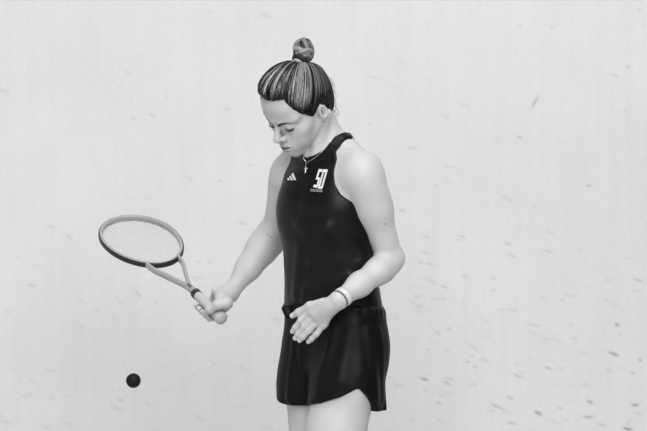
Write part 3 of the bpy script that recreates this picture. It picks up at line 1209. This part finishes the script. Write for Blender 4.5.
# prints on the chest: outlines laid on the cloth
def decal(name, polys, mat, lift=.0020, depth=.0010, sub=0):
    """polygons given in the photo frame, laid onto the cloth, with a little thickness"""
    Vs, Fs = [], []
    for poly in polys:
        poly = [(p0[0] + (p1[0] - p0[0]) * u, p0[1] + (p1[1] - p0[1]) * u)
                for p0, p1 in zip(poly, poly[1:] + poly[:1]) for u in (0, .25, .5, .75)]
        px = [a for a, b in poly]; py = [b for a, b in poly]
        h = hit(px, py, top_sd, -.4, .2)
        g_ = grad(top_sd, h.astype(f32)); g_ /= np.linalg.norm(g_, axis=1)[:, None]
        o = len(Vs); n = len(h)
        Vs += list(h + g_ * lift) + list(h - g_ * depth)
        Fs.append(tuple(range(o, o + n)))
        for i in range(n):
            j = (i + 1) % n
            Fs.append((o + i, o + n + i, o + n + j, o + j))
    return mesh_obj(name, np.array(Vs), Fs, mat, top, smooth=False)


# three slanted bars
decal('chest_logo', [[(287.9, 178.6), (289.0, 177.8), (290.2, 180.2), (288.0, 180.3)],
                     [(289.8, 176.6), (291.0, 175.8), (293.1, 180.2), (291.3, 180.3)],
                     [(291.8, 174.6), (293.5, 173.1), (296.1, 180.0), (294.3, 180.2)]], M['white_print'])


# slanted block emblem (drawn in a sheared frame u 0..1 across, v 0..1 down)
def em(u, v):
    return (319.0 + 8.6 * u - 5.0 * v, 170.0 + 17.4 * v + .5 * u)


def bar(u0, v0, u1, v1, w_=.15, wv=None):
    wv = w_ * .5 if wv is None else wv
    if abs(u1 - u0) > abs(v1 - v0):
        return [em(u0, v0 - wv), em(u1, v1 - wv), em(u1, v1 + wv), em(u0, v0 + wv)]
    return [em(u0 - w_ / 2, v0), em(u0 + w_ / 2, v0), em(u1 + w_ / 2, v1), em(u1 - w_ / 2, v1)]


decal('chest_emblem', [bar(0, .04, .42, .04), bar(.07, .08, .07, .55, .17), bar(.10, .52, .40, .46, .1, .05), bar(.35, .50, .35, .96, .17),
                       bar(-.05, .92, .38, .95),
                       bar(.52, .04, 1.0, .04), bar(.59, .0, .59, .97, .17), bar(.93, .0, .93, .97, .17), bar(.52, 1.0, 1.0, 1.0, .1, .06)],
      M['white_print'])
small = []
x = 310.8
for i, wd in enumerate((1.3, 1.3, 1.2, 1.4, 1.0, 1.3, 1.2)):
    y = 189.2 + .12 * i
    small.append([(x, y), (x + wd, y + .1), (x + wd, y + .7), (x, y + .6)])
    if i % 2 == 0: small.append([(x, y + .6), (x + .5, y + .6), (x + .5, y + 2.0), (x, y + 1.9)])
    small.append([(x, y + 1.6), (x + wd, y + 1.7), (x + wd, y + 2.3), (x, y + 2.2)])
    if i % 2 == 1: small.append([(x + wd - .5, y + .6), (x + wd, y + .6), (x + wd, y + 1.8), (x + wd - .5, y + 1.8)])
    x += wd + .5
decal('chest_lettering', small, M['grey_print'])

# necklace
skin_top = lambda p: np.minimum(body_sd(p), top_sd(p))
pp = [(337, 133), (331, 141), (323, 150.5), (315, 157.5), (309, 161.3), (306.2, 162.0), (304.2, 159.5), (303.2, 156.0)]
P = spline([(a, b, 0) for a, b in pp], 30)
h = hit(P[:, 0], P[:, 1], skin_top, -.4, .2)
h[:, 1] -= .0012
V, Fc = tube(h, .0008, 6)
neck = mesh_obj('necklace', V, Fc, M['silver'], person)
h = hit([306.0, 305.9, 305.7, 305.4], [162.5, 165.5, 168.5, 173.5], skin_top, -.4, .2); h[:, 1] -= .0025
parts = [tube(h[:2], .0008, 6), tube(h[1:], [.0022, .0026, .0016], 8)]
h2 = hit([304.2, 307.4], [168.6, 168.3], skin_top, -.4, .2); h2[:, 1] -= .0028
parts.append(tube(h2, .0018, 8))
V, Fc = join(parts)
pend = mesh_obj('pendant', V, Fc, M['silver'], neck)
pend['label'] = 'small cross pendant'

# bands on the left wrist
ax = (WRL - ELL_) / np.linalg.norm(WRL - ELL_)


def ring_on_arm(name, s, width, thick, mat, tilt=0.0, parent=None):
    c0 = WRL - ax * s
    n1_ = np.cross(ax, [0, 0, 1.0]); n1_ /= np.linalg.norm(n1_); n2_ = np.cross(ax, n1_)
    N = 48
    rings = []
    ang = np.linspace(0, 2 * np.pi, N, endpoint=False)
    for ds in (-width / 2, width / 2):
        D_ = np.cos(ang)[:, None] * n1_ + np.sin(ang)[:, None] * n2_
        C_ = c0 + ax * (ds + tilt * np.cos(ang))[:, None]
        lo_ = np.full(N, .005); hi_ = np.full(N, .06)
        for _ in range(18):
            m_ = (lo_ + hi_) / 2
            ins = body_sd((C_ + D_ * m_[:, None]).astype(f32)) < 0
            lo_ = np.where(ins, m_, lo_); hi_ = np.where(ins, hi_, m_)
        rad = list(zip(C_, D_, lo_))
        rings.append(rad)
    Vs = []
    for k, (off) in enumerate((-.001, thick)):
        for rad in rings:
            Vs += [c + d * (r + off) for c, d, r in rad]
    Fs = []
    I_ = lambda layer, side, i: (layer * 2 + side) * N + i % N
    for i in range(N):
        Fs.append((I_(1, 0, i), I_(1, 0, i + 1), I_(1, 1, i + 1), I_(1, 1, i)))
        Fs.append((I_(0, 0, i), I_(0, 1, i), I_(0, 1, i + 1), I_(0, 0, i + 1)))
        for side in (0, 1):
            q = (I_(0, side, i), I_(0, side, i + 1), I_(1, side, i + 1), I_(1, side, i))
            Fs.append(q if side == 0 else q[::-1])
    return mesh_obj(name, np.array(Vs), Fs, mat, parent or person)


wb = ring_on_arm('wristband', .018, .017, .0014, M['band'])
wb['label'] = 'pale wristband'
br = ring_on_arm('bracelet', .003, .0030, .0018, M['dark_band'])
br['label'] = 'thin dark bracelet'

# shoes and socks (below the frame)
for J in (LEGL, LEGR):
    an = J[-1][0]
    fx = an.copy(); fx[2] = 0
    def shoe(p, fx=fx, an=an):
        q = (p - A3(fx)) @ RB
        d = ell(q, (0, .055, .035), (.046, .145, .05))
        d = smin(d, cone(q, (0, -.03, .045), (0, -.02, .085), .042, .040), .03)
        d = smax(d, .012 - q[:, 2], .006)
        d = smax(d, q[:, 2] - .095, .01)
        return d
    V, Q = mesh_sdf(shoe, fx + [-.24, -.24, -.02], fx + [.24, .24, .13], .005)
    so = mesh_obj('shoe', V, Q, M['shoe'], person)
    def sole(p, fx=fx):
        q = (p - A3(fx)) @ RB
        d = ell(q, (0, .055, .01), (.050, .150, .06))
        return np.maximum(np.maximum(d, 0.0005 - q[:, 2]), q[:, 2] - .017)
    V, Q = mesh_sdf(sole, fx + [-.24, -.24, -.02], fx + [.24, .24, .05], .004)
    mesh_obj('sole', V, Q, M['grip'], so)
    V, Fc = tube([an + np.array([0, 0, z]) for z in (-.02, .02, .05, .08)], [.040, .040, .0415, .043], 20)
    mesh_obj('sock', V, Fc, M['sock'], person)

# ------------------------------------------------------------------ racket
racket = empty('squash_racket', BUTT)
tag(racket, 'pale grey squash racket with black grommet strip held out in her right hand', 'racket')
HCN, HLEN, HWID = .512, .158, .107


def head_pt(t_, grow=0.0, n=0.0):
    """t from 0 (tip) around; slightly pointed towards the throat"""
    c, s = math.cos(t_), math.sin(t_)
    wv = HWID * s * (1 + .06 * c)
    return rk(HCN + (HLEN + grow) * c, wv + grow * s, n)


def oval_sweep(path, wid, hgt, closed=False, seg=10, outdirs=None):
    """sweep of an oval: wid in the plane of the strings, hgt across it"""
    P = np.array(path); n = len(P)
    tan = (np.roll(P, -1, 0) - np.roll(P, 1, 0)) if closed else np.gradient(P, axis=0)
    tan /= np.linalg.norm(tan, axis=1)[:, None]
    Vs = []
    ang = np.linspace(0, 2 * np.pi, seg, endpoint=False)
    wid = np.full(n, wid) if np.isscalar(wid) else np.asarray(wid)
    hgt = np.full(n, hgt) if np.isscalar(hgt) else np.asarray(hgt)
    for i in range(n):
        side = np.cross(tan[i], Nr); side /= np.linalg.norm(side)
        for a in ang:
            ca, sa = math.cos(a), math.sin(a)
            Vs.append(P[i] + side * wid[i] * np.sign(ca) * abs(ca) ** .7 + Nr * hgt[i] * np.sign(sa) * abs(sa) ** .7)
    Fs = []
    for i in range(n if closed else n - 1):
        j = (i + 1) % n
        for s in range(seg):
            t_ = (s + 1) % seg
            Fs.append((i * seg + s, i * seg + t_, j * seg + t_, j * seg + s))
    if not closed:
        Fs.append(tuple(range(seg))[::-1]); Fs.append(tuple((n - 1) * seg + s for s in range(seg)))
    return np.array(Vs), Fs


# frame: hoop from the throat round the tip, both arms and the shaft
tA = math.radians(150)
hoop = [head_pt(t_) for t_ in np.linspace(-tA, tA, 64)]
e0, e1 = hoop[-1], hoop[0]
armP = spline([rk(.205, .004), rk(.235, .0125), rk(.290, .0310), rk(.335, .0460), e0], 18)[:-1]
armM = spline([rk(.205, -.004), rk(.235, -.0125), rk(.290, -.0310), rk(.335, -.0460), e1], 18)[:-1]
V, Fc = join([oval_sweep(list(armM) + hoop + list(armP)[::-1], .0054, .0095, seg=10)])
mesh_obj('frame', V, Fc, M['frame'], racket)
bridge = [head_pt(t_) for t_ in np.linspace(tA - .02, 2 * math.pi - tA + .02, 26)]
V, Fc = oval_sweep(bridge, .0048, .0085)
mesh_obj('bridge', V, Fc, M['frame'], racket)


# grommet strip round the outside of the head and along the bridge
def strip_pt(t_, lift):
    p = head_pt(t_); q = head_pt(t_ + .01) - head_pt(t_ - .01)
    o = np.cross(q, Nr); o /= np.linalg.norm(o)
    if o @ (p - rk(HCN)) < 0: o = -o
    return p + o * lift


tt = np.linspace(0, 2 * math.pi, 120, endpoint=False)
V, Fc = oval_sweep([strip_pt(a, .0040) for a in tt], .0034, .0080, closed=True)
gs = mesh_obj('grommet_strip', V, Fc, M['grommet'], racket)
gs['label'] = 'black grommet strip'
# teeth of the strip
parts = []
for a in np.linspace(0, 2 * math.pi, 64, endpoint=False):
    parts.append(tube([strip_pt(a, -.0040), strip_pt(a, .0080)], .0017, 6))
V, Fc = join(parts)
gt = mesh_obj('grommets', V, Fc, M['grommet'], gs); gt['kind'] = 'stuff'

# strings
parts = []
for i in range(15):
    wv = -HWID * .90 + HWID * 1.80 * i / 14
    c = [t_ for t_ in np.linspace(0, 2 * math.pi, 720) if True]
    pts = np.array([(HLEN * math.cos(t_), HWID * math.sin(t_) * (1 + .06 * math.cos(t_))) for t_ in c])
    up_ = pts[pts[:, 0] > 0]; dn = pts[pts[:, 0] <= 0]
    s1 = up_[np.argmin(np.abs(up_[:, 1] - wv)), 0]; s0 = dn[np.argmin(np.abs(dn[:, 1] - wv)), 0]
    parts.append(tube([rk(HCN + s0, wv, .0006 * (-1) ** i), rk(HCN + s1, wv, .0006 * (-1) ** i)], .00055, 4))
for i in range(19):
    s = -HLEN * .92 + HLEN * 1.84 * i / 18
    wmax = HWID * math.sqrt(1 - (s / HLEN) ** 2) * (1 + .06 * s / HLEN)
    parts.append(tube([rk(HCN + s, -wmax), rk(HCN + s, wmax)], .00055, 4))
V, Fc = join(parts)
sb = mesh_obj('string_bed', V, Fc, M['string'], racket); sb['kind'] = 'stuff'

V, Fc = tube([rk(s) for s in (.150, .17, .19, .205, .215, .225)], [.0112, .0108, .0108, .0112, .0110, .006], 16, flat=(Nr, 1.0))
shaft = mesh_obj('shaft', V, Fc, M['frame'], racket)
# dark lettering blocks on the shaft
parts = []
for s0_, s1_ in ((.183, .188), (.191, .196), (.199, .203)):
    for off in (0,):
        d = E1 * .9 + E2 * .45; d /= np.linalg.norm(d); e = np.cross(U, d)
        c = [(s0_, -.004), (s1_, -.004), (s1_, .004), (s0_, .004)]
        Vq = np.array([rk(a) + d * .0112 + e * b for a, b in c] + [rk(a) + d * .0095 + e * b for a, b in c])
        parts.append((Vq, [(0, 1, 2, 3), (7, 6, 5, 4), (0, 4, 5, 1), (1, 5, 6, 2), (2, 6, 7, 3), (3, 7, 4, 0)]))
V, Fc = join(parts)
mesh_obj('shaft_lettering', V, Fc, M['grommet'], shaft, smooth=False)
V, Fc = tube([rk(s) for s in (.144, .147, .163, .166)], [.0138, .0150, .0148, .0120], 18)
cl = mesh_obj('collar', V, Fc, M['grommet'], racket); cl['label'] = 'black rubber collar'
prof = [(-.001, .008), (.000, .0155), (.004, .0182), (.012, .0185), (.022, .0160), (.030, .0150), (.09, .0146), (.147, .0135)]
ss = np.linspace(-.001, .147, 40)
V, Fc = tube([rk(s) for s in ss], np.interp(ss, [a for a, b in prof], [b for a, b in prof]), 20)
gr = mesh_obj('grip', V, Fc, M['grip'], racket); gr['label'] = 'pale grey wrapped grip with flared butt'

# ------------------------------------------------------------------ ball
bm = bmesh.new()
bmesh.ops.create_uvsphere(bm, u_segments=40, v_segments=24, radius=.0200)
for f_ in bm.faces: f_.smooth = True
me = bpy.data.meshes.new('squash_ball'); bm.to_mesh(me); bm.free()
me.materials.append(M['ball'])
ball = bpy.data.objects.new('squash_ball', me)
ball.location = Vector(at(133.4, 380.6, 0.02))
col.objects.link(ball)
tag(ball, 'small black rubber squash ball in mid-air below the racket', 'ball')
